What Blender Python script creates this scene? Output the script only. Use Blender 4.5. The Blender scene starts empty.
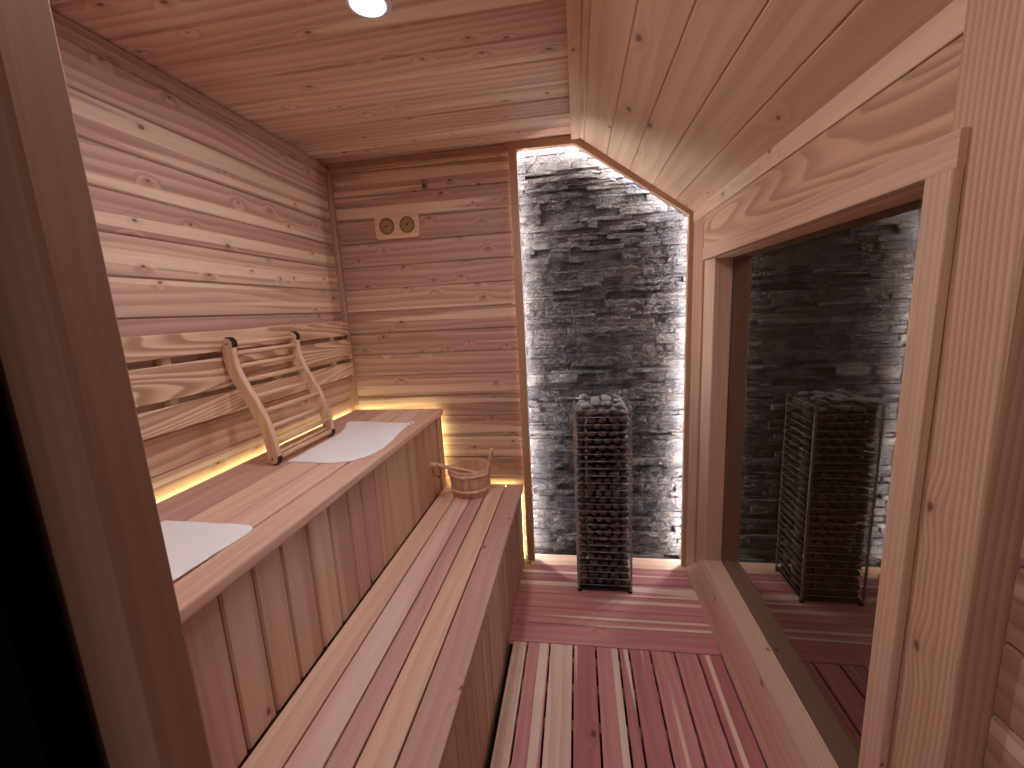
import bpy, bmesh, math, random
from mathutils import Vector, Matrix, noise
random.seed(7)
scn = bpy.context.scene
COL = scn.collection
V = Vector

# ------------------------------------------------------------------ materials
def new_mat(name):
    m = bpy.data.materials.new(name); m.use_nodes = True
    nt = m.node_tree; nt.nodes.clear()
    return m, nt

class NT:
    """tiny helper that chains nodes"""
    def __init__(s, nt): s.nt = nt
    def node(s, t, **kw):
        n = s.nt.nodes.new(t)
        for k, v in kw.items(): setattr(n, k, v)
        return n
    def put(s, sock, val):
        if isinstance(val, bpy.types.NodeSocket): s.nt.links.new(val, sock)
        else: sock.default_value = val
    def math(s, op, a, b=None, c=None, clamp=False):
        n = s.node('ShaderNodeMath', operation=op, use_clamp=clamp)
        s.put(n.inputs[0], a)
        if b is not None: s.put(n.inputs[1], b)
        if c is not None: s.put(n.inputs[2], c)
        return n.outputs[0]
    def xyz(s, x, y, z=0.0):
        n = s.node('ShaderNodeCombineXYZ')
        s.put(n.inputs[0], x); s.put(n.inputs[1], y); s.put(n.inputs[2], z)
        return n.outputs[0]
    def noise(s, vec, scale=1.0, detail=2.0, rough=.5, dist=0.0):
        n = s.node('ShaderNodeTexNoise')
        s.put(n.inputs['Vector'], vec); n.inputs['Scale'].default_value = scale
        n.inputs['Detail'].default_value = detail; n.inputs['Roughness'].default_value = rough
        n.inputs['Distortion'].default_value = dist
        return n.outputs['Fac']
    def ss(s, v, a, b):
        n = s.node('ShaderNodeMapRange', interpolation_type='SMOOTHSTEP')
        s.put(n.inputs['Value'], v)
        n.inputs['From Min'].default_value = a; n.inputs['From Max'].default_value = b
        return n.outputs[0]
    def mix(s, f, a, b, mode='MIX'):
        n = s.node('ShaderNodeMix', data_type='RGBA', blend_type=mode)
        s.put(n.inputs['Factor'], f); s.put(n.inputs[6], a); s.put(n.inputs[7], b)
        return n.outputs[2]
    def bsdf(s, color, rough=.5, spec=.35, normal=None, metal=0.0, sheen=0):
        n = s.node('ShaderNodeBsdfPrincipled')
        s.put(n.inputs['Base Color'], color); s.put(n.inputs['Roughness'], rough)
        n.inputs['Specular IOR Level'].default_value = spec
        n.inputs['Metallic'].default_value = metal
        if sheen: n.inputs['Sheen Weight'].default_value = sheen
        if normal is not None: s.nt.links.new(normal, n.inputs['Normal'])
        o = s.node('ShaderNodeOutputMaterial'); s.nt.links.new(n.outputs[0], o.inputs[0])
        return n
    def bump(s, h, strength, dist):
        n = s.node('ShaderNodeBump'); n.inputs['Strength'].default_value = strength
        n.inputs['Distance'].default_value = dist; s.nt.links.new(h, n.inputs['Height'])
        return n.outputs[0]

def c4(c): return (c[0], c[1], c[2], 1)
def srgb(r, g, b):
    f = lambda v: ((v/255+.055)/1.055)**2.4 if v > 10 else v/255/12.92
    return (f(r), f(g), f(b), 1)

def adj(c, s=.61, g=1.27):
    L_ = .3*c[0]+.55*c[1]+.15*c[2]
    return tuple(min(.9, (L_+(x-L_)*s)*g) for x in c[:3])+(1,)

def wood(name, light, dark, sap, ringf=28, ringk=.45, sapamt=.5, knots=.5, kscale=6.0, vary=.5,
         warp=3.0, rough=.5, spec=.35, alt=None, streakf=9.0, cath=0.0, sapt=.57):
    """cedar/pine board: UV.x runs along the grain in metres, UV.y across; 'rnd' is one number per board"""
    light, dark, sap = adj(light), adj(dark), adj(sap)
    if alt is not None: alt = adj(alt)
    m, nt = new_mat(name); k = NT(nt)
    uv = k.node('ShaderNodeUVMap').outputs[0]
    sp = k.node('ShaderNodeSeparateXYZ'); nt.links.new(uv, sp.inputs[0])
    u, v = sp.outputs[0], sp.outputs[1]
    at = k.node('ShaderNodeAttribute'); at.attribute_name = 'rnd'
    r = at.outputs['Fac']
    r50 = k.math('MULTIPLY', r, 57.0)
    wn = k.node('ShaderNodeTexWhiteNoise', noise_dimensions='1D'); k.put(wn.inputs['W'], r50)
    wr = k.node('ShaderNodeSeparateColor'); nt.links.new(wn.outputs['Color'], wr.inputs[0])
    ra, rb, rc = wr.outputs
    # knots
    vo = k.node('ShaderNodeTexVoronoi', voronoi_dimensions='2D', feature='F1')
    vo.inputs['Scale'].default_value = 1.0
    vv = k.xyz(k.math('MULTIPLY_ADD', u, kscale*.8, k.math('MULTIPLY', ra, 31.0)),
               k.math('MULTIPLY_ADD', v, kscale*1.25, k.math('MULTIPLY', rb, 17.0)), 0.0)
    nt.links.new(vv, vo.inputs['Vector'])
    vc = k.node('ShaderNodeSeparateColor'); nt.links.new(vo.outputs['Color'], vc.inputs[0])
    d = vo.outputs['Distance']
    gate = k.math('LESS_THAN', vc.outputs[0], knots)
    size = k.math('MULTIPLY_ADD', vc.outputs[1], .045, .022)
    kd = k.math('DIVIDE', d, size)
    kn = k.noise(k.xyz(k.math('MULTIPLY', u, 60.0), k.math('MULTIPLY', v, 90.0), r50), 1.0, 2)
    kd = k.math('ADD', kd, k.math('MULTIPLY_ADD', kn, .9, -.45))
    knot = k.math('MULTIPLY', k.ss(kd, 1.25, .45), gate)
    halo = k.math('MULTIPLY', k.ss(kd, 3.6, .8), gate)
    pull = k.math('MULTIPLY', k.ss(d, .30, .03), k.math('MULTIPLY', gate, .6))
    # growth rings
    n1 = k.noise(k.xyz(k.math('MULTIPLY', u, 1.1), k.math('MULTIPLY', v, 5.0), r50), 1.0, 1.5)
    base = k.math('MULTIPLY', k.math('ADD', v, k.math('MULTIPLY', rc, .6)), ringf)
    if cath:
        # flat-sawn cathedral figure: rings are iso-lines of a stretched smooth field
        nc = k.noise(k.xyz(k.math('MULTIPLY', u, .9), k.math('MULTIPLY', v, 8.0), k.math('ADD', r50, 9.0)), 1.0, .6)
        base = k.math('MULTIPLY_ADD', nc, cath, k.math('MULTIPLY', base, .25))
    ph = k.math('ADD', k.math('MULTIPLY_ADD', n1, warp, base), k.math('MULTIPLY', pull, 1.6))
    fr = k.math('FRACT', ph)
    ring = k.math('MULTIPLY', k.ss(fr, 0.1, .82), k.ss(fr, 1.0, .86))
    amp = k.noise(k.xyz(k.math('MULTIPLY', u, .8), k.math('MULTIPLY', v, 14.0), k.math('ADD', r50, 4.0)), 1.0, 2)
    ring = k.math('MULTIPLY', ring, k.math('MULTIPLY_ADD', amp, .9, .25))
    fib = k.noise(k.xyz(k.math('MULTIPLY', u, 5.0), k.math('MULTIPLY', v, 260.0), r50), 1.0, 2)
    fib2 = k.noise(k.xyz(k.math('MULTIPLY', u, 1.2), k.math('MULTIPLY', v, 45.0), r50), 1.0, 3)
    # tone per board, slow streaks
    st = k.noise(k.xyz(k.math('MULTIPLY', u, .45), k.math('MULTIPLY', v, streakf), k.math('ADD', r50, 2.0)), 1.0, 2, .45)
    toneb = k.math('MULTIPLY_ADD', k.math('SUBTRACT', rb, .5), vary, .35)
    tone = k.math('ADD', toneb, k.math('MULTIPLY_ADD', st, 1.2, -.6), clamp=True)
    ca = k.mix(tone, c4(light), c4(dark))
    if alt is not None:
        ca = k.mix(k.math('MULTIPLY', k.ss(rc, .45, .9), .8), ca, c4(alt))
    dk = tuple(x*y for x, y in zip(dark[:3], (.62, .52, .46)))
    ca = k.mix(k.math('MULTIPLY', ring, ringk, clamp=True), ca, c4(dk))
    ca = k.mix(k.math('MULTIPLY', k.ss(fib2, .5, .75), .25), ca, c4(dk))
    ss_ = k.noise(k.xyz(k.math('MULTIPLY', u, .5), k.math('MULTIPLY', v, streakf*1.3), k.math('ADD', r50, 8.0)), 1.0, 1.5, .4)
    sapm = k.math('MULTIPLY', k.ss(ss_, sapt, sapt+.05), sapamt)
    ca = k.mix(sapm, ca, c4(sap))
    ca = k.mix(k.math('MULTIPLY_ADD', fib, .34, -.10, clamp=True), ca, c4(dk))
    ca = k.mix(k.math('MULTIPLY', halo, .22), ca, c4(dk))
    kc = tuple(x*y for x, y in zip(dark[:3], (.28, .17, .13)))
    ca = k.mix(k.math('MULTIPLY', knot, .85), ca, c4(kc))
    h = k.math('ADD', k.math('MULTIPLY', ring, .5), k.math('ADD', k.math('MULTIPLY', fib, .5), k.math('MULTIPLY', knot, -.8)))
    k.bsdf(ca, rough, spec, k.bump(h, .25, .0012))
    return m

M = {}
W_L, W_D, W_S = srgb(204,152,120), srgb(172,112,88), srgb(226,184,148)
M['wall'] = wood('cedar_wall', W_L, W_D, W_S, knots=.62, kscale=7.5, vary=.8, sapamt=.7, streakf=17, ringk=.6)
M['ceil'] = wood('cedar_ceiling', srgb(222,172,142), srgb(196,138,112), srgb(236,198,164), knots=.55, kscale=7, vary=1.0, sapamt=.6, ringk=.55)
M['slope'] = wood('cedar_slope', srgb(224,176,134), srgb(204,150,110), srgb(232,190,148), knots=.40, kscale=4.3, vary=.5, sapamt=.3, ringk=.30, ringf=18)
M['bench'] = wood('cedar_bench', srgb(222,162,132), srgb(196,128,108), srgb(234,192,160), knots=.14, kscale=6, vary=.9, sapamt=.3,
                  alt=srgb(222,158,112), ringk=.3, ringf=24)
M['bench_tan'] = wood('cedar_bench_tan', srgb(224,170,134), srgb(204,146,112), srgb(234,192,156), knots=.14, kscale=6, vary=.3, sapamt=.3, ringk=.3, ringf=24)
M['bench_pale'] = wood('cedar_bench_pale', srgb(228,176,150), srgb(212,154,128), srgb(240,200,176), knots=.14, kscale=6, vary=.3, sapamt=.3, ringk=.25, ringf=24)
M['bench_mauve'] = wood('cedar_bench_mauve', srgb(206,148,126), srgb(184,122,104), srgb(216,166,142), knots=.2, kscale=6, vary=.3, sapamt=.2, ringk=.3, ringf=24)
M['bench_pink'] = wood('cedar_bench_pink', srgb(208,146,132), srgb(190,120,110), srgb(220,166,148), knots=.1, kscale=6, vary=.3, sapamt=.2, ringk=.3, ringf=24)
M['face'] = wood('cedar_face', srgb(206,150,112), srgb(180,120,88), srgb(220,172,134), knots=.22, kscale=6, vary=1.1, sapamt=.4,
                 ringk=.16, ringf=20, alt=srgb(200,136,112))
M['floor'] = wood('red_cedar_floor', srgb(216,122,124), srgb(186,82,88), srgb(240,192,168), knots=.25, kscale=6, vary=1.1, sapamt=.95, streakf=19, sapt=.595,
                  ringk=.35)
M['pale'] = wood('pale_cedar_slat', srgb(236,190,166), srgb(220,166,142), srgb(240,200,176), knots=.05, vary=.5, sapamt=.3)
M['pine'] = wood('flat_sawn_slat', srgb(222,176,134), srgb(206,154,112), srgb(230,186,146), knots=.0, ringf=14, ringk=1.6, cath=20, warp=1.2,
                 sapamt=.2, vary=.3)
M['trim'] = wood('trim_cedar', srgb(196,138,100), srgb(172,112,78), srgb(206,150,112), knots=.05, vary=.3, sapamt=.15, ringf=26)
M['frame'] = wood('stone_frame_wood', srgb(190,134,84), srgb(172,114,68), srgb(196,140,92), knots=.0, vary=.2, sapamt=.0, ringf=20, ringk=.2)
M['fir'] = wood('window_fir', srgb(216,166,128), srgb(198,142,106), srgb(224,172,134), knots=.06, vary=.2, sapamt=.1, ringf=80, ringk=.32, warp=3,
                spec=.3)
M['firbig'] = wood('header_fir', srgb(212,160,114), srgb(190,134,88), srgb(220,168,124), knots=.05, vary=.2, sapamt=.1, ringf=45, ringk=.95,
                   cath=17, warp=1.2)
M['rail'] = wood('backrest_wood', srgb(222,170,120), srgb(202,146,98), srgb(228,178,130), knots=.0, vary=.2, sapamt=.2, ringf=30, ringk=.3)
M['bucket'] = wood('bucket_pine', srgb(224,170,120), srgb(204,148,100), srgb(232,184,136), knots=.0, vary=.5, sapamt=.2, ringf=40, ringk=.25)
M['hoop'] = wood('bucket_hoop_wood', srgb(236,190,150), srgb(222,170,128), srgb(236,190,150), knots=.0, vary=.1, sapamt=.1)
M['post_fir'] = wood('door_post_fir', srgb(214,160,118), srgb(192,134,94), srgb(220,168,130), knots=.3, kscale=5, vary=.1, sapamt=.1, ringf=95, ringk=.65, warp=6)
M['post'] = wood('door_post_wood', srgb(164,112,80), srgb(144,94,66), srgb(170,118,86), knots=.05, vary=.1, sapamt=.1, ringf=60, ringk=.25, rough=.6)

def plain(name, col, rough=.5, spec=.4, metal=0.0, var=.12, scale=40, bump=.0, sheen=0):
    m, nt = new_mat(name); k = NT(nt)
    tc = k.node('ShaderNodeTexCoord').outputs['Object']
    n = k.noise(tc, scale, 3)
    c = k.mix(k.math('MULTIPLY', n, var*2), col, c4([x*.6 for x in col[:3]]))
    k.bsdf(c, rough, spec, k.bump(n, .3, bump) if bump else None, metal, sheen)
    return m
M['black'] = plain('dark_void', srgb(9,4,3), .9, .02)
M['sub'] = plain('subfloor_dark', srgb(44,30,28), .8, .2)
M['rubber'] = plain('black_rubber', srgb(22,22,26), .55, .4)
M['steel'] = plain('heater_steel', srgb(150,140,134), .42, .5, .6)
M['darksteel'] = plain('heater_core', srgb(26,22,22), .6, .3, .3)
M['dial'] = plain('dial_face', srgb(158,122,90), .5, .4)
M['dialdark'] = plain('dial_rim', srgb(88,56,34), .45, .4)
M['ink'] = plain('dial_ink', srgb(40,24,18), .6, .2)
M['brass'] = plain('brass', srgb(190,150,90), .3, .5, .9)
M['sensor'] = plain('sensor_plastic', srgb(140,122,96), .5, .4)
M['cloth'] = plain('white_felt', srgb(246,247,250), .9, .1, var=.06, scale=300, bump=.0006, sheen=.2)
M['bezel'] = plain('lamp_bezel', srgb(225,215,225), .35, .5, .2)
M['cord'] = plain('leather_cord', srgb(120,66,40), .7, .2)
M['ext'] = plain('outside_brown', srgb(120,100,82), .9, .05)

def emis(name, col, s):
    m, nt = new_mat(name); k = NT(nt)
    e = k.node('ShaderNodeEmission'); e.inputs[0].default_value = c4(col); e.inputs[1].default_value = s
    o = k.node('ShaderNodeOutputMaterial'); nt.links.new(e.outputs[0], o.inputs[0])
    return m
M['led_white'] = emis('led_white', (.92, .98, 1.0), 72)
M['led_yellow'] = emis('led_yellow', (1.0, .98, .44), 11)
M['lamp'] = emis('lamp_lens', (1.0, .955, .985), 375)

M['lamp_dim'] = emis('lamp_lens_dim', (1.0, .955, .985), 190)

# glass: tinted, partly reflecting pane
m, nt = new_mat('window_glass'); k = NT(nt)
tr = k.node('ShaderNodeBsdfTransparent'); tr.inputs[0].default_value = (.42, .37, .34, 1)
gl = k.node('ShaderNodeBsdfGlossy'); gl.inputs['Roughness'].default_value = .012; gl.inputs[0].default_value = (.95, .88, .80, 1)
fr = k.node('ShaderNodeFresnel'); fr.inputs[0].default_value = 2.5
ge = k.node('ShaderNodeNewGeometry')
mx = k.node('ShaderNodeMixShader'); o = k.node('ShaderNodeOutputMaterial')
nt.links.new(k.math('MULTIPLY', fr.outputs[0], k.math('SUBTRACT', 1.0, ge.outputs['Backfacing'])), mx.inputs[0]); nt.links.new(tr.outputs[0], mx.inputs[1]); nt.links.new(gl.outputs[0], mx.inputs[2])
nt.links.new(mx.outputs[0], o.inputs[0]); M['glass'] = m

# split-face slate
m, nt = new_mat('split_face_stone'); k = NT(nt)
tc = k.node('ShaderNodeTexCoord').outputs['Object']
at = k.node('ShaderNodeAttribute'); at.attribute_name = 'rnd'
n1 = k.noise(tc, 9, 4, .6); n2 = k.noise(tc, 85, 4, .65, 1.2); n3 = k.noise(tc, 260, 2, .6)
c = k.mix(k.ss(n1, .35, .68), srgb(84,83,91), srgb(128,125,126))
c = k.mix(k.math('MULTIPLY', at.outputs['Fac'], .6), c, srgb(60,56,61))
c = k.mix(k.math('MULTIPLY', k.ss(n2, .52, .72), .45), c, srgb(172,169,166))
c = k.mix(k.math('MULTIPLY', k.ss(n3, .55, .75), .4), c, srgb(30,28,30))
hh = k.math('ADD', k.math('MULTIPLY', n2, .8), k.math('MULTIPLY', n3, .25))
k.bsdf(c, .62, .35, k.bump(hh, 1.0, .013)); M['stone'] = m

def pebble_mat(name, a, b):
    m, nt = new_mat(name); k = NT(nt)
    oi = k.node('ShaderNodeObjectInfo'); tc = k.node('ShaderNodeTexCoord').outputs['Object']
    n = k.noise(tc, 60, 3)
    c = k.mix(oi.outputs['Random'], a, b)
    c = k.mix(k.math('MULTIPLY', n, .4), c, c4([x*.5 for x in b[:3]]))
    k.bsdf(c, .55, .4, k.bump(n, .3, .002)); return m
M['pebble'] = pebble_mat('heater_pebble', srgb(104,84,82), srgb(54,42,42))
M['pebble_lit'] = pebble_mat('heater_pebble_lit', srgb(138,138,138), srgb(92,90,90))  # paler copy: light from above put into the colour of the top stones

# ------------------------------------------------------------------ mesh builder
class MB:
    def __init__(s): s.v = []; s.f = []; s.uv = []; s.r = []; s.sm = []
    def face(s, idx, uvs, r=0.0, smooth=False):
        s.f.append(idx); s.uv.append(uvs); s.r.append(r); s.sm.append(smooth)
    def sweep(s, prof, O, L, W, T, length, r, uo, vo, smooth=False, ends=True):
        """prof: closed list of (w,t); extruded along L"""
        n = len(prof); b = len(s.v)
        for q in (0, length):
            for w, t in prof: s.v.append(O + L*q + W*w + T*t)
        per = [0]
        for i in range(n):
            a, c = prof[i], prof[(i+1) % n]; per.append(per[-1]+math.hypot(a[0]-c[0], a[1]-c[1]))
        flip = L.cross(W).dot(T) < 0
        for i in range(n):
            j = (i+1) % n
            q = [b+i, b+j, b+n+j, b+n+i]
            u = [(uo, vo+per[i]), (uo, vo+per[i+1]), (uo+length, vo+per[i+1]), (uo+length, vo+per[i])]
            if flip: q.reverse(); u.reverse()
            s.face(q, u, r, smooth)
        if ends:
            e = [b+i for i in range(n)][::-1]; eu = [(uo+prof[i][1], vo+prof[i][0]) for i in range(n)][::-1]
            f = [b+n+i for i in range(n)]; fu = [(uo+length+prof[i][1], vo+prof[i][0]) for i in range(n)]
            if flip: e.reverse(); eu.reverse(); f.reverse(); fu.reverse()
            s.face(e, eu, r); s.face(f, fu, r)
    def plank(s, O, L, W, T, length, w, t, ch=.002, r=None, back=0.0):
        """board with chamfered front edges; O = back corner, T points to the visible face"""
        O, L, W, T = V(O), V(L), V(W), V(T)
        r = random.random() if r is None else r
        prof = [(0, back), (w, back), (w, t-ch), (w-ch, t), (ch, t), (0, t-ch)]
        s.sweep(prof, O, L, W, T, length, r, random.uniform(0, 30), random.uniform(0, 8))
    def roundplank(s, O, L, W, T, length, w, t, rad=.006, r=None, both=True):
        """board whose four long edges are rounded"""
        O, L, W, T = V(O), V(L), V(W), V(T)
        r = random.random() if r is None else r
        prof = []
        for cx, cy, a0 in ((w-rad, rad, -90), (w-rad, t-rad, 0), (rad, t-rad, 90), (rad, rad, 180)):
            for q in range(5):
                a = math.radians(a0+q*22.5); prof.append((cx+rad*math.cos(a), cy+rad*math.sin(a)))
        s.sweep(prof, O, L, W, T, length, r, random.uniform(0, 30), random.uniform(0, 8))
    def box(s, lo, hi, ax=1, ch=.0015, r=None):
        """axis-aligned bevelled box with grain along axis ax"""
        lo, hi = V(lo), V(hi); d = hi-lo
        L = V([1 if i == ax else 0 for i in range(3)])
        o = [i for i in range(3) if i != ax]
        W = V([1 if i == o[0] else 0 for i in range(3)]); T = V([1 if i == o[1] else 0 for i in range(3)])
        w, t = d[o[0]], d[o[1]]
        r = random.random() if r is None else r
        prof = [(ch, 0), (w-ch, 0), (w, ch), (w, t-ch), (w-ch, t), (ch, t), (0, t-ch), (0, ch)]
        s.sweep(prof, lo, L, W, T, d[ax], r, random.uniform(0, 30), random.uniform(0, 8))
    def tube(s, pts, rad, n=10, r=0.0, caps=True):
        pts = [V(p) for p in pts]; b = len(s.v); m_ = len(pts); acc = 0
        up = V((0, 0, 1)); prev = None; accs = []
        for i, p in enumerate(pts):
            d = (pts[min(i+1, m_-1)]-pts[max(i-1, 0)]).normalized()
            if prev is None:
                x = d.cross(up);
                if x.length < .1: x = d.cross(V((1, 0, 0)))
            else: x = prev - d*prev.dot(d)
            x.normalize(); prev = x; y = d.cross(x)
            rr = rad[i] if isinstance(rad, (list, tuple)) else rad
            for q in range(n):
                a = 2*math.pi*q/n; s.v.append(p + x*math.cos(a)*rr + y*math.sin(a)*rr)
            if i: acc += (pts[i]-pts[i-1]).length
            accs.append(acc)
        R0 = rad[0] if isinstance(rad, (list, tuple)) else rad
        for i in range(m_-1):
            for q in range(n):
                q2 = (q+1) % n
                w0, w1 = 2*math.pi*R0*q/n, 2*math.pi*R0*(q+1)/n
                s.face([b+i*n+q, b+(i+1)*n+q, b+(i+1)*n+q2, b+i*n+q2][::-1],
                       [(accs[i], w0), (accs[i+1], w0), (accs[i+1], w1), (accs[i], w1)][::-1], r, True)
        if caps:
            s.face([b+q for q in range(n)], [(0, 0)]*n, r)
            s.face([b+(m_-1)*n+q for q in range(n)][::-1], [(0, 0)]*n, r)
    def lathe(s, prof, c=(0, 0, 0), n=40, r=0.0, smooth=True, tilt=None):
        """prof: (radius, z) list"""
        b = len(s.v); c = V(c); m_ = len(prof)
        for rr, z in prof:
            for q in range(n):
                a = 2*math.pi*q/n; s.v.append(c+V((rr*math.cos(a), rr*math.sin(a), z)))
        for i in range(m_-1):
            for q in range(n):
                q2 = (q+1) % n; R_ = max(prof[i][0], .01)
                s.face([b+i*n+q, b+i*n+q2, b+(i+1)*n+q2, b+(i+1)*n+q],
                       [(prof[i][1], R_*6.28*q/n), (prof[i][1], R_*6.28*(q+1)/n), (prof[i+1][1], R_*6.28*(q+1)/n), (prof[i+1][1], R_*6.28*q/n)], r, smooth)
    def prism(s, poly, T, t, r=0.0, uvax=None):
        """poly: list of 3-D points (closed, planar), thickened by T*t"""
        poly = [V(p) for p in poly]; T = V(T); n = len(poly); b = len(s.v)
        L = V(uvax) if uvax else (poly[1]-poly[0]).normalized(); Wd = T.cross(L)
        uo, vo = random.uniform(0, 30), random.uniform(0, 8)
        for q in (0, t):
            for p in poly: s.v.append(p+T*q)
        def uvp(i): p = poly[i % n]; return (uo+p.dot(L), vo+p.dot(Wd))
        s.face([b+i for i in range(n)][::-1], [uvp(i) for i in range(n)][::-1], r)
        s.face([b+n+i for i in range(n)], [uvp(i) for i in range(n)], r)
        for i in range(n):
            j = (i+1) % n; a, c = uvp(i), uvp(j)
            s.face([b+i, b+j, b+n+j, b+n+i], [a, c, (c[0], c[1]+t), (a[0], a[1]+t)], r)
    def build(s, name, mat, parent=None, loc=None):
        me = bpy.data.meshes.new(name); me.from_pydata([tuple(p) for p in s.v], [], s.f)
        ul = me.uv_layers.new(name='UVMap')
        k_ = 0
        flat = [c for us in s.uv for uv in us for c in uv]
        ul.data.foreach_set('uv', flat)
        at = me.attributes.new('rnd', 'FLOAT', 'FACE'); at.data.foreach_set('value', s.r)
        me.polygons.foreach_set('use_smooth', s.sm)
        me.update()
        bm = bmesh.new(); bm.from_mesh(me); bmesh.ops.recalc_face_normals(bm, faces=bm.faces); bm.to_mesh(me); bm.free()
        me.materials.append(M[mat] if isinstance(mat, str) else mat)
        o = bpy.data.objects.new(name, me); COL.objects.link(o)
        if parent:
            o.parent = parent
            o.matrix_parent_inverse = Matrix.Translation(-V(parent.location))
        return o

def thing(name, label, cat, loc=(0, 0, 0), group=None):
    o = bpy.data.objects.new(name, None); COL.objects.link(o); o.location = loc; o.empty_display_size = .05
    tag(o, label, cat, group); return o
def tag(o, label, cat, group=None):
    o['label'] = label; o['category'] = cat
    if group: o['group'] = group
    return o
def struct(name, mb, mat, parent=None):
    o = mb.build(name, mat, parent)
    if not parent: o['kind'] = 'structure'
    return o
X, Y, Z = V((1, 0, 0)), V((0, 1, 0)), V((0, 0, 1))

# ------------------------------------------------------------------ dimensions
XL, YB, H = -1.218, 2.09, 2.10
XW, ZSH = .53, 1.725          # right wall plane, shoulder height
YF = .32                      # inner face of the door wall
ZU, ZLo = .857, .434          # bench tops
XU, XLo = -.703, -.300        # bench front edges
PITCH = .1135

# ------------------------------------------------------------------ shell
# floor under the duckboards
b = MB(); b.box((-1.30, -.30, -.12), (.75, 2.30, -.06), 1); struct('floor', b, 'sub')
# left wall: horizontal boards
b = MB()
z = -.10
while z < H+.03:
    b.plank((XL-.02, YF-.02, z), Y, Z, X, YB-YF+.02, PITCH-.0014, .02, .0045); z += PITCH
b.box((XL-.05, YF-.05, -.12), (XL-.0205, YB+.02, H+.05), 1)
struct('wall_left', b, 'wall')
# back wall
b = MB()
z = .919-PITCH*9
while z < H+.03:
    b.plank((XL, YB+.02, z), X, Z, -Y, -.290-XL, PITCH-.0014, .02, .0045); z += PITCH
b.box((XL, YB+.0205, -.12), (-.290, YB+.05, H+.05), 0)
b.box((-.310, YB+.0505, -.12), (-.290, 2.185, H+.05), 2)
struct('wall_back', b, 'wall')
# backing of the stone recess
b = MB(); b.box((-.310, 2.186, -.12), (.60, 2.21, H+.05), 2); struct('wall_recess', b, 'frame')
# ceiling: boards running across
b = MB(); y = 2.205
k_ = 0
while y > YF:
    b.plank((XL-.02, y, H+.02), X, -Y, -Z, .0-XL+.03, .1225, .02, .0055); y -= .125
b.box((XL-.05, YF-.05, H+.021), (.03, 2.21, H+.05), 0)
struct('ceiling', b, 'ceil')
# sloped part: boards running away from the door
sd = V((XW-.008, 0, ZSH-(H-.001))).normalized(); sn = V((sd.z, 0, -sd.x)).normalized()
if sn.z > 0: sn = -sn
b = MB(); S0 = V((.008, .0, H-.001)); slen = (V((XW, 0, ZSH))-S0).length
q = -.07; wlist = []
while q < slen+.03:
    w = .1215
    b.plank(S0 + sd*q - sn*.02 + V((0, YF-.02, 0)), Y, sd, sn, 2.205-YF, w-.0010, .02, .0035); q += w
b.prism([S0+sd*-.05-sn*.021+V((0, YF-.02, 0)), S0+sd*(slen+.08)-sn*.021+V((0, YF-.02, 0)), S0+sd*(slen+.08)-sn*.05+V((0, YF-.02, 0)), S0+sd*-.05-sn*.05+V((0, YF-.02, 0))], Y, 2.205-YF)
struct('ceiling_slope', b, 'slope')
# ridge trim
b = MB(); b.box((-.008, YF, H-.022), (.030, 2.052, H+.012), 1); struct('trim_1', b, 'slope')
# crown trims
b = MB()
b.sweep([(0, 0), (.021, 0), (.022, .003), (.019, .006), (.013, .009), (.013, .032), (0, .032)], V((XL, YF, H-.036)), Y, X, Z, 2.085-YF, .3, 3, 2)
struct('trim_2', b, 'trim')
b = MB()
b.sweep([(0, 0), (.021, 0), (.022, .003), (.019, .006), (.013, .009), (.013, .032), (0, .032)], V((XL+.02, YB, H-.036)), X, -Y, Z, -.295-XL-.02, .5, 6, 4)
struct('trim_3', b, 'trim')
b = MB(); b.box((XL, YB-.026, ZU+.02), (XL+.026, YB, H-.037), 2); struct('trim_4', b, 'trim')

# frame round the stone recess (five-sided, open at the bottom)
fi = [(-.255, 0), (-.255, 2.064), (.006, 2.064), (.503, 1.722), (.503, 0)]
fo = [(-.293, 0), (-.293, 2.098), (.012, 2.098), (.530, 1.742), (.530, 0)]
b = MB()
for i in range(4):
    p = [fi[i], fi[i+1], fo[i+1], fo[i]]
    a = V((fi[i+1][0]-fi[i][0], 0, fi[i+1][1]-fi[i][1])).normalized()
    b.prism([(x, 2.055, z_) for x, z_ in p], Y, .030, random.random(), a)
struct('trim_5', b, 'frame')

# right wall : jamb board, header board, board below the window, plain boards
b = MB()
b.box((XW, 1.750, .0), (.60, 2.20, 1.80), 2)          # far pier
struct('wall_right', b, 'fir')
wr = bpy.data.objects['wall_right']
b = MB(); b.box((XW, .7165, 1.505), (.60, 1.749, 1.80), 1); b.build('header_board', 'firbig', wr)
b = MB(); b.box((XW-.006, .7165, 1.553), (XW-.0005, 1.899, 1.6815), 1); b.build('header_board', 'firbig', wr)
b = MB(); b.box((XW, .7165, -.10), (.60, 2.20, -.001), 1); b.box((XW, .7165, .0), (.60, 1.7495, .222), 1)
b.prism([(.519, .7225, .0005), (.519, 2.050, .0005), (.519, 1.765, .232), (.519, 1.755, .2395), (.519, .7225, .2395)], X, .0025, .35, (0, 1, 0))
b.prism([(.5216, .7225, .0005), (.5216, 1.7495, .0005), (.5216, 1.7495, .221), (.5216, .7225, .221)], X, .0083, .35, (0, 1, 0))
b.build('lower_board', 'bench_pale', wr)
b = MB(); b.box((.5222, 1.900, .0), (XW-.0005, 2.050, 1.6815), 2); struct('trim_6', b, 'trim')
b = MB(); b.box((.520, YF, 1.682), (XW-.0005, 2.051, 1.736), 1); struct('trim_7', b, 'slope')
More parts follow.
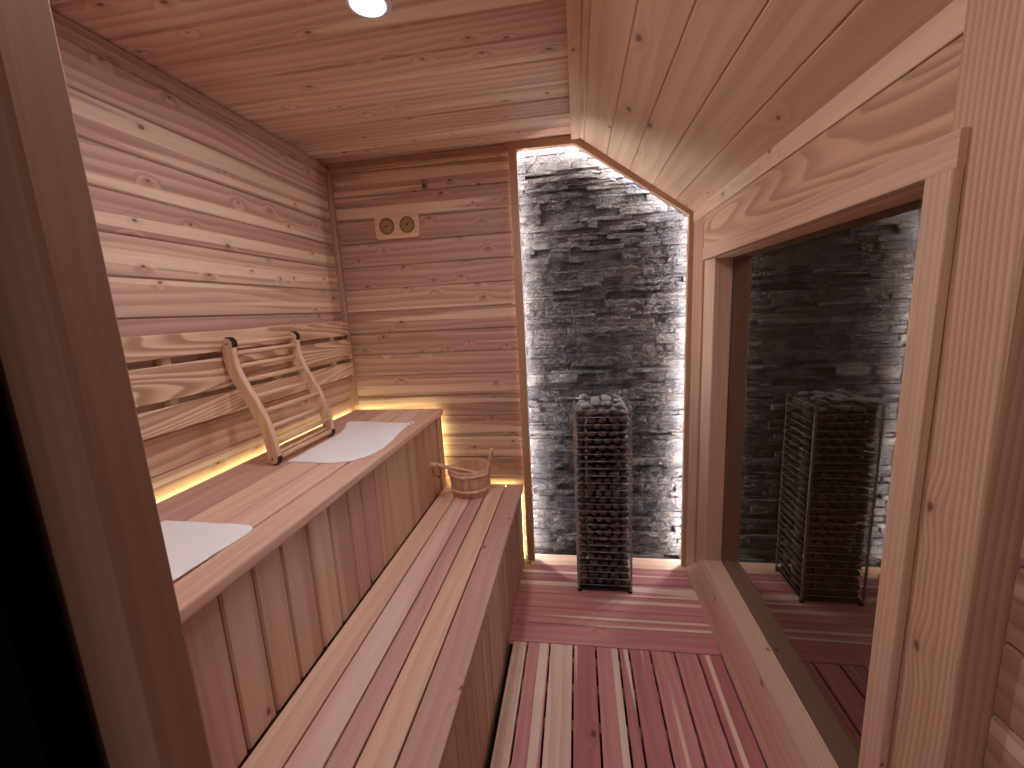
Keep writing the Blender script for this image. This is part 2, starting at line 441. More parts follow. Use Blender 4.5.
# post by the door and the boards behind it
b = MB(); b.box((.515, .592, -.02), (.66, .7160, 1.80), 2, .003); struct('trim_8', b, 'post_fir')
b = MB(); z = -.04
while z < 1.9:
    b.plank((.585, .18, z), Y, Z, -X, .411, PITCH-.0014, .02, .0045); z += PITCH
b.box((.5855, .18, -.12), (.66, .591, 1.9), 1)
struct('wall_front', b, 'wall')
# door wall left of the doorway, its post, and a black panel added for the unlit outside
b = MB(); b.box((XL-.05, .285, -.12), (-.4665, YF, H+.05), 2); b.box((-.4665, .285, 2.10), (.66, YF, H+.30), 0)
struct('wall_door', b, 'wall')
b = MB(); b.box((-.4655, .272, -.12), (-.397, YF-.002, 2.099), 2, .004); struct('door_post', b, 'post')
bpy.data.objects['door_post'].name = 'trim_9'
b = MB(); b.box((-1.35, .238, -.10), (-.4685, .270, 2.08), 2, .003); d1 = struct('dark_panel_1', b, 'black')
b = MB(); b.box((-.62, .225, .3), (-.60, .237, .32), 2); b.box((-.62, .225, .6), (-.60, .237, .62), 2); b.tube([(-.61, .225, .25), (-.61, .225, .67)], .010)
b.build('panel_handle', 'black', d1)

# window
win = bpy.data.objects.new('window_1', None); COL.objects.link(win); win.location = (.55, 1.2, .24); win['kind'] = 'structure'
b = MB(); b.prism([(.590, .69, .20), (.590, 1.78, .20), (.590, 1.78, 1.54), (.590, .69, 1.54)], X, .006); b.build('glass_pane', 'glass', win)
b = MB()   # sill with a bevelled nose
b.sweep([(0, 0), (.0672, 0), (.0672, .014), (.064, .018), (0, .018)], V((.589, .7225, .222)), Y, -X, Z, 1.026, .3, 2, 3); b.build('window_sill', 'fir', win)
b = MB(); b.box((.504, .683, 1.502), (.5145, .7163, 1.552), 1); b.box((.504, .7164, 1.502), (.5295, 1.835, 1.5525), 1); b.box((.5305, .7305, 1.498), (.589, 1.7495, 1.504), 1); b.build('head_casing', 'fir', win)
b = MB(); b.box((.500, .683, .0), (.5145, .7163, 1.5015), 2); b.box((.500, .7164, .0), (.5186, .730, 1.5015), 2); b.box((.5187, .7164, .2405), (.589, .730, 1.5015), 2); b.build('side_casing', 'fir', win)
b = MB(); b.box((.5235, 1.7505, .0), (.5295, 1.835, 1.5015), 2); b.box((.5235, 1.7455, .2405), (.589, 1.7500, 1.4975), 2); b.build('side_casing', 'fir', win)
# panels added beyond the glass to keep the view through it dim
b = MB(); b.box((1.60, -1.2, -2.5), (1.64, 5.2, 3.6), 1); b.box((.67, 4.6, -2.5), (1.599, 4.64, 3.6), 0); b.box((.67, -1.2, -2.6), (1.599, 4.599, -2.5), 1)
struct('backdrop_outside', b, 'ext')

# ------------------------------------------------------------------ stone cladding
b = MB()
def top_at(x):
    return min(2.088, 2.0965-x*.7184)
z = -.03; pan = 0
nz = noise
def srf(x, z, seed):
    p = V((x*26, z*46, seed))
    a = nz.fractal(p, .9, 2.1, 4)*.0042
    p2 = V(((x*.8+z*.6)*40, (z*.8-x*.6)*95, seed*1.7))
    return a + abs(nz.noise(p2))*.0045
while z < 2.085:
    pan += 1
    hs = []; tot = .150
    while tot > .012:
        h_ = min(random.choice((.014, .018, .022, .028, .034)), tot)
        if tot-h_ < .010: h_ = tot
        hs.append(h_); tot -= h_
    for h_ in hs:
        x = -.288 - random.uniform(0, .05)
        while x < .520:
            ln = random.choice((.05, .08, .12, .17, .22))*random.uniform(.8, 1.2)
            x0, x1 = max(x, -.288), min(x+ln, .528)
            x += ln
            if x1-x0 < .012: continue
            zt = z+h_
            if top_at(x0) < z+.002: continue
            dep = random.uniform(.004, .026); rr = random.random()
            if random.random() < .2: dep += .008
            sx = max(2, int((x1-x0)/.0075)); sz = max(2, int(h_/.0055))
            seed = random.uniform(0, 90); base = len(b.v)
            tilt = random.uniform(-.10, .10)
            for j in range(sz+1):
                for i in range(sx+1):
                    px = x0+(x1-x0)*i/sx; pz = z+.0006+(h_-.0012)*j/sz
                    e = 1.0
                    dd = dep + srf(px, pz, seed) + tilt*(px-(x0+x1)/2)
                    if i in (0, sx): dd -= .0025
                    if j in (0, sz): dd -= .0020*random.random()
                    jx = 0 if i in (0, sx) else random.uniform(-.0015, .0015)
                    pzz = min(pz, top_at(px))
                    b.v.append(V((px+jx, 2.160-max(dd, .001), pzz)))
            for j in range(sz):
                for i in range(sx):
                    q = base+j*(sx+1)+i
                    b.face([q, q+1, q+sx+2, q+sx+1], [(0, 0)]*4, rr)
            # sides back to the wall
            ring = [base+i for i in range(sx+1)] + [base+j*(sx+1)+sx for j in range(1, sz+1)] + \
                   [base+sz*(sx+1)+i for i in range(sx-1, -1, -1)] + [base+j*(sx+1) for j in range(sz-1, 0, -1)]
            b2 = len(b.v)
            for q in ring: p = b.v[q]; b.v.append(V((p.x, 2.180, p.z)))
            n_ = len(ring)
            for i in range(n_):
                j = (i+1) % n_
                b.face([ring[i], b2+i, b2+j, ring[j]], [(0, 0)]*4, rr)
        z += h_
b.v = b.v
st = b.build('stone_cladding', 'stone')
tag(st, 'dark grey split-face stone cladding behind the heater, lit round its edges', 'stone cladding')

# ------------------------------------------------------------------ upper bench
UB = thing('upper_bench', 'upper cedar bench along the left wall, with a vertical board front', 'bench', (-.95, 1.2, 0))
edges = [-1.192, -1.102, -1.002, -.885, -.790]
for i in range(4):
    b = MB(); b.roundplank((edges[i], YF+.01, ZU-.026), Y, X, Z, 2.052-YF-.01, edges[i+1]-edges[i]-.005, .026, .003)
    b.build('seat_board', ('bench_mauve', 'bench_mauve', 'bench_tan', 'bench_pale')[i], UB)
b = MB(); b.roundplank((-.790, YF+.01, ZU-.034), Y, X, Z, 2.052-YF-.01, -.790*-1+XU, .034, .009); b.build('front_nosing', 'bench', UB)
fe = [.335, .45, .57, .656, .745, .835, .935, 1.034, 1.135, 1.215, 1.31, 1.41, 1.51, 1.61, 1.71, 1.80, 1.89, 1.985]
for i in range(len(fe)-1):
    b = MB(); b.plank((-.740, fe[i], ZLo+.001), Z, Y, X, ZU-.0345-ZLo-.001, fe[i+1]-fe[i]-.004, .018, .0045); b.build('front_board', 'face', UB)
b = MB(); b.box((-.738, 1.986, ZLo+.001), (-.714, 2.050, ZU-.0345), 2, .003); b.build('end_post', 'trim', UB)
for yy in (.36, .95, 1.5, 2.00):
    b = MB(); b.box((-1.19, yy, 0-.058), (-.745, yy+.03, ZU-.0265), 2); b.build('support', 'trim', UB)
# ------------------------------------------------------------------ lower bench
LB = thing('lower_bench', 'lower cedar bench in front of the upper one, five long seat boards', 'bench', (-.5, 1.2, 0))
le = [-.716, -.624, -.538, -.474, -.389, -.300]
tone = ['bench', 'bench', 'bench', 'bench', 'bench']
for i in range(5):
    b = MB(); b.roundplank((le[i], YF+.01, ZLo-.028), Y, X, Z, 2.066-YF-.01, le[i+1]-le[i]-(.005 if i < 4 else 0), .028, .003,
                           r=(.31, .12, .77, .55, .83)[i])
    b.build('seat_board', ('bench_tan', 'bench_pale', 'bench_pink', 'bench_tan', 'bench_mauve')[i], LB)
yy = YF+.02
while yy < 2.05:
    w = min(.094, 2.064-yy)
    b = MB(); b.plank((-.328, yy, -.055), Z, Y, X, ZLo-.029+.055, w-.004, .018, .0045); b.build('front_board', 'face', LB); yy += .094
for yy in (.36, .95, 1.5, 2.00):
    b = MB(); b.box((-.70, yy, -.058), (-.330, yy+.03, ZLo-.0285), 2); b.build('support', 'trim', LB)

# ------------------------------------------------------------------ floor grids
DB = thing('floor_duckboard', 'reddish cedar duckboard of lengthwise slats with dark gaps between', 'duckboard', (.15, 1, -.02))
se = [-.288, -.226, -.134, -.041, .048, .136, .176, .257, .348, .434, .522]
for i in range(len(se)-1):
    mt = 'pale' if i in (0, 2) else 'floor'
    b = MB(); b.roundplank((se[i], .05, -.020), Y, X, Z, 1.492-.05, se[i+1]-se[i]-.007, .020, .002); b.build('slat', mt, DB)
for yy in (.25, .55, .80, 1.0, 1.16, 1.30, 1.42):
    b = MB(); b.box((-.285, yy, -.058), (.515, yy+.035, -.0205), 0); b.build('crossbar', 'trim', DB)
PL = thing('floor_platform', 'red cedar boards laid crosswise under the heater', 'floor platform', (.1, 1.8, -.02))
ce = [1.496, 1.604, 1.704, 1.802, 1.897, 2.025, 2.125]
for i in range(6):
    b = MB(); b.roundplank((-.322 if i < 5 else -.27, ce[i], -.020), X, Y, Z, .522+.322 if i < 5 else .79, ce[i+1]-ce[i]-.003, .020, .002)
    b.build('board', 'floor' if i < 5 else 'bench_tan', PL)
for xx in (-.28, .1, .46):
    b = MB(); b.box((xx, 1.50, -.058), (xx+.035, 2.12, -.0205), 1); b.build('crossbar', 'trim', PL)

# ------------------------------------------------------------------ wall backrest slats
WB = thing('wall_backrest', 'three wide pale slats fixed along the left wall above the upper bench', 'backrest', (-1.2, 1.2, 1.18))
for z0, z1 in ((1.046, 1.118), (1.136, 1.238), (1.258, 1.327)):
    b = MB(); b.roundplank((-1.196, YF+.05, z0), Y, Z, X, 2.050-YF-.05, z1-z0, .018, .004); b.build('slat', 'pine', WB)
for yy in (.55, 1.045, 1.50, 1.905):
    b = MB(); b.box((-1.2175, yy, 1.040), (-1.1965, yy+.03, 1.322), 2); b.build('batten', 'hoop', WB)

# ------------------------------------------------------------------ portable backrest
BR = thing('portable_backrest', 'loose curved wooden backrest with round rungs leaning on the wall slats', 'backrest', (-1.08, 1.43, ZU))
prof = [(-1.148, 1.282), (-1.150, 1.262), (-1.150, 1.225), (-1.141, 1.185), (-1.120, 1.135), (-1.095, 1.085), (-1.073, 1.035), (-1.057, .985),
        (-1.047, .935), (-1.044, .895), (-1.045, .881)]
def smooth(ps, n=5):
    out = []
    for i in range(len(ps)-1):
        p0, p1, p2, p3 = ps[max(i-1, 0)], ps[i], ps[i+1], ps[min(i+2, len(ps)-1)]
        for q in range(n):
            t = q/n
            out.append(tuple(.5*((2*b_)+(-a+c_)*t+(2*a-5*b_+4*c_-d_)*t*t+(-a+3*b_-3*c_+d_)*t**3) for a, b_, c_, d_ in zip(p0, p1, p2, p3)))
    out.append(ps[-1]); return out
sp = smooth(prof)
def ribbon(sp, hw):
    """outline (x,z) of a strip of half-width hw round the centre line with round ends"""
    n = len(sp); left = []; right = []
    for i, p in enumerate(sp):
        a, c = sp[max(i-1, 0)], sp[min(i+1, n-1)]; dx, dz = c[0]-a[0], c[1]-a[1]; l = math.hypot(dx, dz); nx, nz_ = -dz/l, dx/l
        left.append((p[0]+nx*hw, p[1]+nz_*hw)); right.append((p[0]-nx*hw, p[1]-nz_*hw))
    def cap(p, a0):
        return [(p[0]+hw*math.cos(a0-math.pi*q/8), p[1]+hw*math.sin(a0-math.pi*q/8)) for q in range(1, 8)]
    dx, dz = sp[-1][0]-sp[-2][0], sp[-1][1]-sp[-2][1]; ae = math.atan2(dx, -dz)
    end = cap(sp[-1], math.atan2(left[-1][1]-sp[-1][1], left[-1][0]-sp[-1][0]))
    start = cap(sp[0], math.atan2(right[0][1]-sp[0][1], right[0][0]-sp[0][0]))
    return left+end+right[::-1]+start
out = ribbon(sp, .0195)
for yy in (1.232, 1.560):
    b = MB(); b.prism([(x, yy, z_) for x, z_ in out], Y, .022, .4, (0, 0, 1)); o = b.build('side_rail', 'rail', BR)
    md = o.modifiers.new('bev', 'BEVEL'); md.width = .003; md.segments = 2; md.limit_method = 'ANGLE'
    # black rubber pads at top front and foot
    for (cx, cz, a0, a1) in ((sp[0][0], sp[0][1], 100, -35), (sp[-1][0], sp[-1][1], 25, -100)):
        pts = []
        for q in range(13):
            a = math.radians(a0+(a1-a0)*q/12); pts.append((cx+.0225*math.cos(a), yy+.001, cz+.0225*math.sin(a)))
        for q in range(12, -1, -1):
            a = math.radians(a0+(a1-a0)*q/12); pts.append((cx+.0190*math.cos(a), yy+.001, cz+.0190*math.sin(a)))
        b = MB(); b.prism(pts, Y, .020); c = b.build('rubber_pad', 'rubber', o); c['label'] = 'black rubber pad'
    for zc in (sp[0], sp[-1]):
        b = MB(); b.tube([(zc[0], yy-.0012, zc[1]), (zc[0], yy+.001, zc[1])], .003, 12); b.build('screw_head', 'ink', o)
def at_frac(f):
    return sp[int(f*(len(sp)-1))]
for i, f in enumerate((.03, .15, .26, .37, .48, .59, .70, .81, .90, .98)):
    p = at_frac(f)
    off = .010 if i % 2 else -.004
    b = MB(); b.tube([(p[0]+off, 1.2545, p[1]), (p[0]+off, 1.5595, p[1])], .0085, 14, r=.3+.05*i); b.build('rung', 'rail', BR)

# ------------------------------------------------------------------ towels (thin felt seat mats)
def mat_cloth(outline, z0, name, label, seed):
    """outline: (x,y) polygon; a grid is cut to it by a fan of rings, edges slightly lifted"""
    n = len(outline); cx = sum(p[0] for p in outline)/n; cy = sum(p[1] for p in outline)/n
    pts = []
    for i in range(n):
        a, c = outline[i], outline[(i+1) % n]
        L_ = math.hypot(a[0]-c[0], a[1]-c[1]); m_ = max(1, int(L_/.012))
        for q in range(m_): pts.append((a[0]+(c[0]-a[0])*q/m_, a[1]+(c[1]-a[1])*q/m_))
    b = MB(); R_ = 12; n = len(pts); th = .0035
    def hgt(x, y): return .0012*(1+nz.noise(V((x*14, y*14, seed)))) + .0006*(1+nz.noise(V((x*50, y*50, seed))))
    for s_ in (1, 0):
        for j in range(1, R_+1):
            f = j/R_
            if j == R_: f = 1.0 if s_ == 0 else .992
            for x, y in pts:
                px, py = cx+(x-cx)*f, cy+(y-cy)*f
                b.v.append(V((px, py, z0 + (th+hgt(px, py) if s_ else .0003) - (.001 if (s_ and j == R_) else 0))))
    top0, bot0 = 0, R_*n
    ct = len(b.v); b.v.append(V((cx, cy, z0+th+hgt(cx, cy)))); b.v.append(V((cx, cy, z0+.0003)))
    for i in range(n):
        k2 = (i+1) % n
        b.face([ct, i, k2], [(0, 0)]*3, 0, True); b.face([ct+1, bot0+k2, bot0+i], [(0, 0)]*3, 0)
        for j in range(R_-1):
            b.face([j*n+i, (j+1)*n+i, (j+1)*n+k2, j*n+k2], [(0, 0)]*4, 0, True)
            b.face([bot0+j*n+i, bot0+j*n+k2, bot0+(j+1)*n+k2, bot0+(j+1)*n+i], [(0, 0)]*4, 0)
        e = (R_-1)*n
        b.face([e+i, bot0+e+i, bot0+e+k2, e+k2], [(0, 0)]*4, 0, True)
    o = b.build(name, 'cloth'); tag(o, label, 'seat mat'); return o
t1 = mat_cloth([(-1.020, 1.268), (-1.019, 1.60), (-1.050, 1.70), (-1.088, 1.778), (-1.082, 1.797), (-1.045, 1.800), (-.765, 1.757), (-.756, 1.745), (-.758, 1.71),
                (-.752, 1.63), (-.738, 1.52), (-.728, 1.42), (-.735, 1.36), (-.752, 1.315), (-.785, 1.275), (-.84, 1.258)],
               ZU, 'seat_mat', 'white felt seat mat with rounded corners, beside the portable backrest', 3)
b = MB(); pts = []
for q in range(21):
    a = 2*math.pi*q/20; pts.append((-.752+.012*math.cos(a), 1.740+.016*math.sin(a), ZU+.008+.004*math.sin(a)))
b.tube(pts, .0032, 8); c = b.build('hanging_loop', 'cloth', t1)
t2 = mat_cloth([(-1.055, .45), (-1.060, .83), (-1.052, .848), (-.85, .842), (-.800, .838), (-.782, .826), (-.775, .80), (-.786, .72), (-.792, .60), (-.80, .45)],
               ZU, 'seat_mat', 'white felt seat mat cut off by the dark door post in the foreground', 11)

# ------------------------------------------------------------------ bucket and ladle
bx, by = -.556, 1.968
BK = thing('sauna_bucket', 'small round wooden sauna bucket standing at the far end of the lower bench', 'bucket', (bx, by, ZLo))
ns = 14
def rb(z): return .092+.021*z/.150
b = MB()
for i in range(ns):
    a0, a1 = 2*math.pi*i/ns+.002, 2*math.pi*(i+1)/ns-.002; h_ = .140
    rr = .25+random.random()*.5; sub = 4; base = len(b.v)
    for zz in (0, h_*.5, h_-.002, h_):
        for q in range(sub+1):
            a = a0+(a1-a0)*q/sub; ins = .001 if q in (0, sub) else 0
            R1 = rb(zz)-ins-(.001 if zz == h_ else 0); b.v.append(V((bx+R1*math.cos(a), by+R1*math.sin(a), ZLo+.0005+zz)))
    for zz in (h_, h_-.002, .012, .0):
        for q in range(sub+1):
            a = a0+(a1-a0)*q/sub; R1 = rb(zz)-.011; b.v.append(V((bx+R1*math.cos(a), by+R1*math.sin(a), ZLo+.0005+zz)))
    m_ = 8
    for j in range(m_):
        j2 = (j+1) % m_
        for q in range(sub):
            A = [base+j*(sub+1)+q, base+j*(sub+1)+q+1, base+j2*(sub+1)+q+1, base+j2*(sub+1)+q]
            zs = [b.v[t].z for t in A]
            b.face(A, [(zs[0], q*.01+i), (zs[1], q*.01+.01+i), (zs[2], q*.01+.01+i), (zs[3], q*.01+i)], rr, j in (0, 1))
    for e in (0, sub):
        idx = [base+j*(sub+1)+e for j in range(m_)]
        b.face(idx, [(b.v[t].z, .1*j) for j, t in enumerate(idx)], rr)
b.build('stave_body', 'bucket', BK)
b = MB(); b.lathe([(0.0001, .010), (.080, .010), (.080, .018), (.0001, .018)], (bx, by, ZLo), 40, .4, False); b.build('bucket_bottom', 'bucket', BK)
for zz in (.030, .112):
    b = MB(); R1 = rb(zz)
    b.lathe([(R1+.0002, zz), (R1+.0045, zz+.001), (R1+.0060, zz+.007), (R1+.0052, zz+.013), (R1+.0012, zz+.014), (R1+.0002, zz)], (bx, by, ZLo), 56, .3)
    b.build('hoop', 'hoop', BK)
# tall handle stave on the right
ang = math.radians(-14); ca, sa = math.cos(ang), math.sin(ang)
b = MB(); hp = [(-.024, .110), (.024, .110), (.0235, .150), (.0155, .175), (.0145, .225), (.010, .242), (0, .248), (-.010, .242), (-.0145, .225), (-.0155, .175), (-.0235, .150)]
Tn = V((ca, sa, .12)).normalized(); Tw = V((-sa, ca, 0))
o0 = V((bx, by, ZLo))
b.prism([o0 + V((ca, sa, 0))*(rb(z_)-.0105+.0 + max(0, z_-.15)*.10) + Tw*w_ + Z*z_ for w_, z_ in hp], V((ca, sa, 0)), .0150, .5, (0, 0, 1))
hs_ = b.build('handle_stave', 'bucket', BK); md = hs_.modifiers.new('bev', 'BEVEL'); md.width = .003; md.segments = 2; md.limit_method = 'ANGLE'
# ladle
LD = thing('sauna_ladle', 'wooden ladle lying in the bucket, its handle and cord poking out left', 'ladle', (bx-.05, by-.02, ZLo+.15))
hA, hB = V((-.703, 1.806, .645)), V((-.515, 1.985, .528))
b = MB(); P = [hA.lerp(hB, t/14) for t in range(15)]
rd = [.008, .0125, .0132, .0122, .010, .009, .0085, .0082, .008, .008, .008, .0082, .0085, .009, .009]
b.tube(P, rd, 12, .3); b.build('ladle_handle', 'bucket', LD)
b = MB(); bc = hB+V((.004, 0, -.014))
b.lathe([(.0001, -.022), (.014, -.020), (.024, -.010), (.028, .004), (.028, .014), (.0255, .014), (.0250, .004), (.021, -.007), (.012, -.016), (.0001, -.018)], bc, 28, .6)
b.build('ladle_bowl', 'bucket', LD)
b = MB(); hc = hA.lerp(hB, .13); pts = []
for q in range(25):
    a = 2*math.pi*q/24; pts.append(hc+V((.022*math.sin(a)-.004*math.cos(a), -.012-.004*math.sin(a), -.020+.033*math.cos(a))))
b.tube(pts, .0016, 6); tl = [hc+V((.010, -.013, -.048)), hc+V((.020, -.012, -.075)), hc+V((.016, -.010, -.105)), hc+V((.022, -.010, -.125))]
b.tube(tl, .0014, 6); b.build('cord', 'cord', LD)['label'] = 'thin brown leather cord'

# ------------------------------------------------------------------ heater
hx0, hx1, hy0, hy1, HT = -.024, .228, 1.824, 2.068, .900
HE = thing('sauna_heater', 'tall narrow sauna heater, a steel wire cage in front of the stone wall', 'sauna heater', ((hx0+hx1)/2, (hy0+hy1)/2, 0))
b = MB(); b.box((hx0+.004, hy0+.004, .012), (hx1-.004, hy1-.004, .020), 0)
for xx in (hx0+.008, hx1-.008):
    for yy in (hy0+.008, hy1-.008): b.tube([(xx, yy, .0), (xx, yy, .012)], .010, 14)
b.build('base', 'darksteel', HE)
for xx, sx in ((hx0, 1), (hx1, -1)):
    for yy, sy in ((hy0, 1), (hy1, -1)):
        b = MB(); w = .009; t = .002
        b.prism([(xx, yy, .012), (xx+sx*w, yy, .012), (xx+sx*w, yy+sy*t, .012), (xx+sx*t, yy+sy*t, .012), (xx+sx*t, yy+sy*w, .012), (xx, yy+sy*w, .012)], Z, HT-.012, 0, (1, 0, 0))
        b.build('corner_post', 'steel', HE)
NW = 26
for i in range(NW):
    zz = .040+(HT-.045)*i/(NW-1); g = .0035
    b = MB(); x0, x1, y0, y1 = hx0-.001, hx1+.001, hy0-.001, hy1+.001
    for p, q in (((x0, y0), (x1, y0)), ((x1, y0), (x1, y1)), ((x1, y1), (x0, y1)), ((x0, y1), (x0, y0))):
        b.tube([(p[0], p[1], zz), (q[0], q[1], zz)], .0017, 8)
    b.build('wire_ring', 'steel', HE)
b = MB(); b.box((hx0+.060, hy0+.060, .0205), (hx1-.060, hy1-.060, HT-.05), 2, .003); b.build('heating_core', 'darksteel', HE)
# stones
def pebble_mesh(seed):
    bm = bmesh.new(); bmesh.ops.create_icosphere(bm, subdivisions=3, radius=1)
    for v_ in bm.verts:
        p = v_.co.copy(); k2 = 1+.16*nz.noise(p*1.1+V((seed*7.1, 0, 0)))+.05*nz.noise(p*2.7+V((0, seed*3.3, 0)))
        v_.co = p*k2
    for f in bm.faces: f.smooth = True
    me = bpy.data.meshes.new('heater_stone'); bm.to_mesh(me); bm.free(); return me
PM = [pebble_mesh(i) for i in range(6)]
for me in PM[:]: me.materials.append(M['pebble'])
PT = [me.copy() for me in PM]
for me in PT: me.materials.clear(); me.materials.append(M['pebble_lit'])
def stone(p, sc, rot, meshes, label, group):
    o = bpy.data.objects.new('heater_stone', random.choice(meshes)); COL.objects.link(o)
    o.location = p; o.scale = sc; o.rotation_euler = rot; tag(o, label, 'stone', group)
rz = (HT-.035)/27
for row in range(27):
    zc = .027+rz*(row+.5)*.995
    def row_x(a, b_, n, shift):
        w = (b_-a)/n; return [a+w*(i+.5)+ (shift) for i in range(n)]
    n = 5 if row % 2 else 6
    span = hx1-hx0-.016
    for i in range(n):
        w = span/n; xc = hx0+.008+w*(i+.5)+random.uniform(-.002, .002)
        sx = w*.5*random.uniform(.84, .99); sz = rz*.5*random.uniform(.62, 1.0)
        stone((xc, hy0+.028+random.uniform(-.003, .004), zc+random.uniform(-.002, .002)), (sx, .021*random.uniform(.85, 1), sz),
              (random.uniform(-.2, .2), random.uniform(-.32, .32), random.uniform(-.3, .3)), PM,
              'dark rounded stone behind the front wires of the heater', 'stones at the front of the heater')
    if row % 1 == 0:
        for side in (0, 1):
            n2 = 3 if side == 0 else 2
            for i in range(n2):
                w = (hy1-hy0-.075)/n2; yc = hy0+.060+w*(i+.5)
                if row % 2 and i == n2-1 and side == 1: continue
                xx = hx0+.028 if side == 0 else hx1-.028
                stone((xx, yc, zc+random.uniform(-.002, .002)), (.020, w*.47, rz*.5*random.uniform(.85, 1.05)), (random.uniform(-.2, .2), 0, 0), PM,
                      ('dark rounded stone behind the left wires of the heater', 'dark rounded stone behind the right wires of the heater')[side],
                      ('stones at the left of the heater', 'stones at the right of the heater')[side])
nt_ = 0
for lay, (n, zc, ins) in enumerate(((5, HT-.020, .024), (4, HT+.004, .034))):
    for i in range(n):
        for j in range(n if lay == 0 else 4):
            if lay == 1 and random.random() < .12: continue
            w = (hx1-hx0-2*ins+.02)/n
            xc = hx0+ins-.01+w*(i+.5); yc = hy0+ins-.01+w*(j+.5)
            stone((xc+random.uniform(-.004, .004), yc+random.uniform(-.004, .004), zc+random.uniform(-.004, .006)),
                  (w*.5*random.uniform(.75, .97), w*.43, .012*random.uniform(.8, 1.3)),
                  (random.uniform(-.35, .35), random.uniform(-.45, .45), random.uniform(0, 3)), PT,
                  'stone heaped on top of the heater, coloured paler as lit from above', 'stones on top of the heater'); nt_ += 1

# ------------------------------------------------------------------ gauge, sensor, downlight
g = thing('thermometer_hygrometer', 'small wooden plaque with two round dials on the back wall', 'thermometer', (-.862, YB-.018, 1.79))
gx0, gx1, gz0, gz1 = -.984, -.754, 1.724, 1.840
b = MB(); R_ = .018; pts = []
for cx, cz, a0 in ((gx1-R_, gz1-R_, 0), (gx0+R_, gz1-R_, 90), (gx0+R_, gz0+R_, 180), (gx1-R_, gz0+R_, 270)):
    for q in range(6):
        a = math.radians(a0+q*18); pts.append((cx+R_*math.cos(a), YB-.020, cz+R_*math.sin(a)))
b.prism(pts, Y, .0195, .4, (1, 0, 0)); o = b.build('plaque', 'rail', g); md = o.modifiers.new('bev', 'BEVEL'); md.width = .004; md.segments = 3; md.limit_method = 'ANGLE'
for i, cx in enumerate((gx0+.064, gx1-.060)):
    cz = 1.784
    def disc(y0, y1, prof_r, mat, name, par):
        b = MB(); n = 40; c0 = V((cx, 0, cz))
        rings = [(prof_r[0], y0), (prof_r[1], y1)]
        base = len(b.v)
        for rr, yy in rings:
            for q in range(n): a = 2*math.pi*q/n; b.v.append(V((cx+rr*math.cos(a), yy, cz+rr*math.sin(a))))
        for q in range(n):
            q2 = (q+1) % n; b.face([q, q2, n+q2, n+q], [(0, 0)]*4, 0, True)
        b.face(list(range(n)), [(0, 0)]*n, 0); b.face(list(range(n, 2*n)), [(0, 0)]*n, 0)
        return b.build(name, mat, par)
    dl = disc(YB-.0206, YB-.0225, (.0385, .0385), 'dialdark', 'dial', g)
    disc(YB-.0226, YB-.0236, (.0345, .0340), 'dial', 'dial_face', dl)
    b = MB()
    for q in range(21):
        a = math.radians(225-270*q/20); r0, r1 = .026, (.031 if q % 5 else .0325)
        p0, p1 = V((cx+r0*math.cos(a), YB-.0238, cz+r0*math.sin(a))), V((cx+r1*math.cos(a), YB-.0238, cz+r1*math.sin(a)))
        b.tube([p0, p1], .0006, 4)
    b.build('scale_ticks', 'ink', dl)
    a = math.radians((200, 40)[i]); b = MB()
    b.tube([(cx-.006*math.cos(a), YB-.0245, cz-.006*math.sin(a)), (cx+.024*math.cos(a), YB-.0245, cz+.024*math.sin(a))], [.0014, .0006], 6)
    b.tube([(cx, YB-.0237, cz), (cx, YB-.0262, cz)], .004, 12)
    b.build('needle', 'ink', dl)
s = thing('temperature_sensor', 'tiny beige temperature sensor box high on the back wall', 'sensor', (-.713, YB, 1.962))
b = MB(); b.box((-.726, YB-.014, 1.942), (-.700, YB-.0005, 1.984), 2, .003); b.build('sensor_housing', 'sensor', s)
b = MB(); b.box((-.720, YB-.016, 1.948), (-.706, YB-.0142, 1.964), 2, .001); b.build('sensor_vent', 'dialdark', s)

def downlight(x, y, label, lens='lamp'):
    D = thing('ceiling_downlight', label, 'ceiling light', (x, y, H))
    b = MB(); b.lathe([(.036, -.0010), (.040, -.0045), (.052, -.0045), (.057, -.0020), (.057, -.0004), (.036, -.0004)], (x, y, H), 48); b.build('bezel', 'bezel', D)
    b = MB(); b.lathe([(.0001, -.0022), (.030, -.0022), (.0355, -.0014), (.0355, -.0004), (.0001, -.0004)], (x, y, H), 40); b.build('lens', lens, D)
downlight(-.485, 1.108, 'round recessed downlight glowing white in the flat ceiling')
downlight(-.25, .46, 'second round recessed downlight, in the ceiling just inside the doorway', 'lamp_dim')

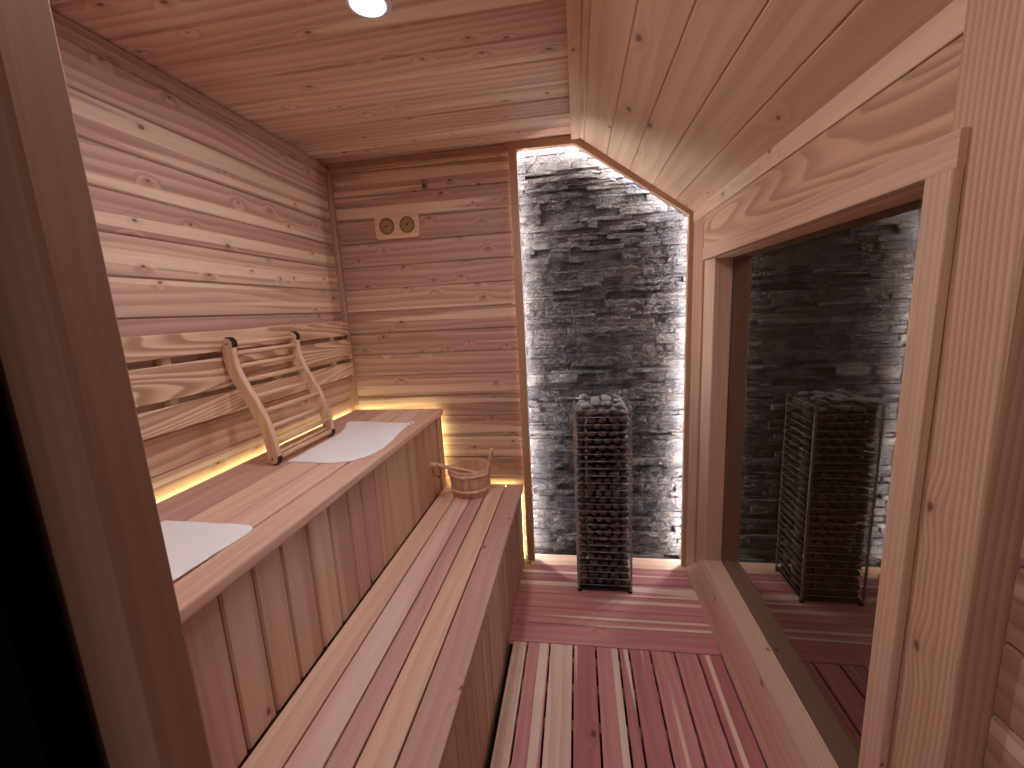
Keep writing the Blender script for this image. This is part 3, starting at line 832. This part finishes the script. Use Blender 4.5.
# ------------------------------------------------------------------ led strips
LS = thing('led_strip', 'white led strip hidden behind the wooden frame round the stone', 'led strip', (0, 2.09, 1))
def strip(pts, mat, name, par, r=.004):
    b = MB(); b.tube(pts, r, 8); b.build(name, mat, par)
yy = 2.108
strip([(-.283, yy, .02), (-.283, yy, 2.078)], 'led_white', 'strip_section', LS)
strip([(-.275, yy, 2.084), (.004, yy, 2.084)], 'led_white', 'strip_section', LS)
strip([(.012, yy, 2.081), (.516, yy, 1.737)], 'led_white', 'strip_section', LS)
strip([(.523, yy, 1.724), (.523, yy, .02)], 'led_white', 'strip_section', LS)
LY = thing('led_strip', 'yellow led strip glowing along the back edges of both benches', 'led strip', (-.9, 2.06, .8))
strip([(-1.2045, YF+.03, .846), (-1.2045, 2.045, .846)], 'led_yellow', 'strip_section', LY)
yy = 2.066
strip([(-1.19, yy, .838), (-.745, yy, .838)], 'led_yellow', 'strip_section', LY)
strip([(-.732, yy, .830), (-.732, yy, .44)], 'led_yellow', 'strip_section', LY)
strip([(-.70, yy+.011, .416), (-.335, yy+.011, .416)], 'led_yellow', 'strip_section', LY)
strip([(-.316, yy+.009, .405), (-.316, yy+.009, .0)], 'led_yellow', 'strip_section', LY)

# ------------------------------------------------------------------ world, camera, view
w = bpy.data.worlds.new('World'); scn.world = w; w.use_nodes = True
w.node_tree.nodes['Background'].inputs[0].default_value = (1.0, .78, .66, 1)
w.node_tree.nodes['Background'].inputs[1].default_value = .20

cam = bpy.data.cameras.new('Camera'); co = bpy.data.objects.new('Camera', cam); COL.objects.link(co)
cam.sensor_width = 36; cam.lens = 418.9/1024*36; cam.clip_start = .01
yaw, pit, rol = -.1592, -.1759, -.0516
fw = V((math.sin(yaw)*math.cos(pit), math.cos(yaw)*math.cos(pit), math.sin(pit)))
ri = V((math.cos(yaw), -math.sin(yaw), 0)); up = ri.cross(fw)
r2 = ri*math.cos(rol)+up*math.sin(rol); u2 = -ri*math.sin(rol)+up*math.cos(rol)
mt = Matrix((r2, u2, -fw)).transposed().to_4x4(); mt.translation = V((0, 0, 1.347))
co.matrix_world = mt
scn.camera = co
scn.view_settings.view_transform = 'Standard'; scn.view_settings.look = 'None'
scn.view_settings.gamma = 1; scn.view_settings.use_curve_mapping = False
scn.view_settings.exposure = .34
scn.cycles.max_bounces = 10; scn.cycles.diffuse_bounces = 8; scn.cycles.sample_clamp_indirect = 6
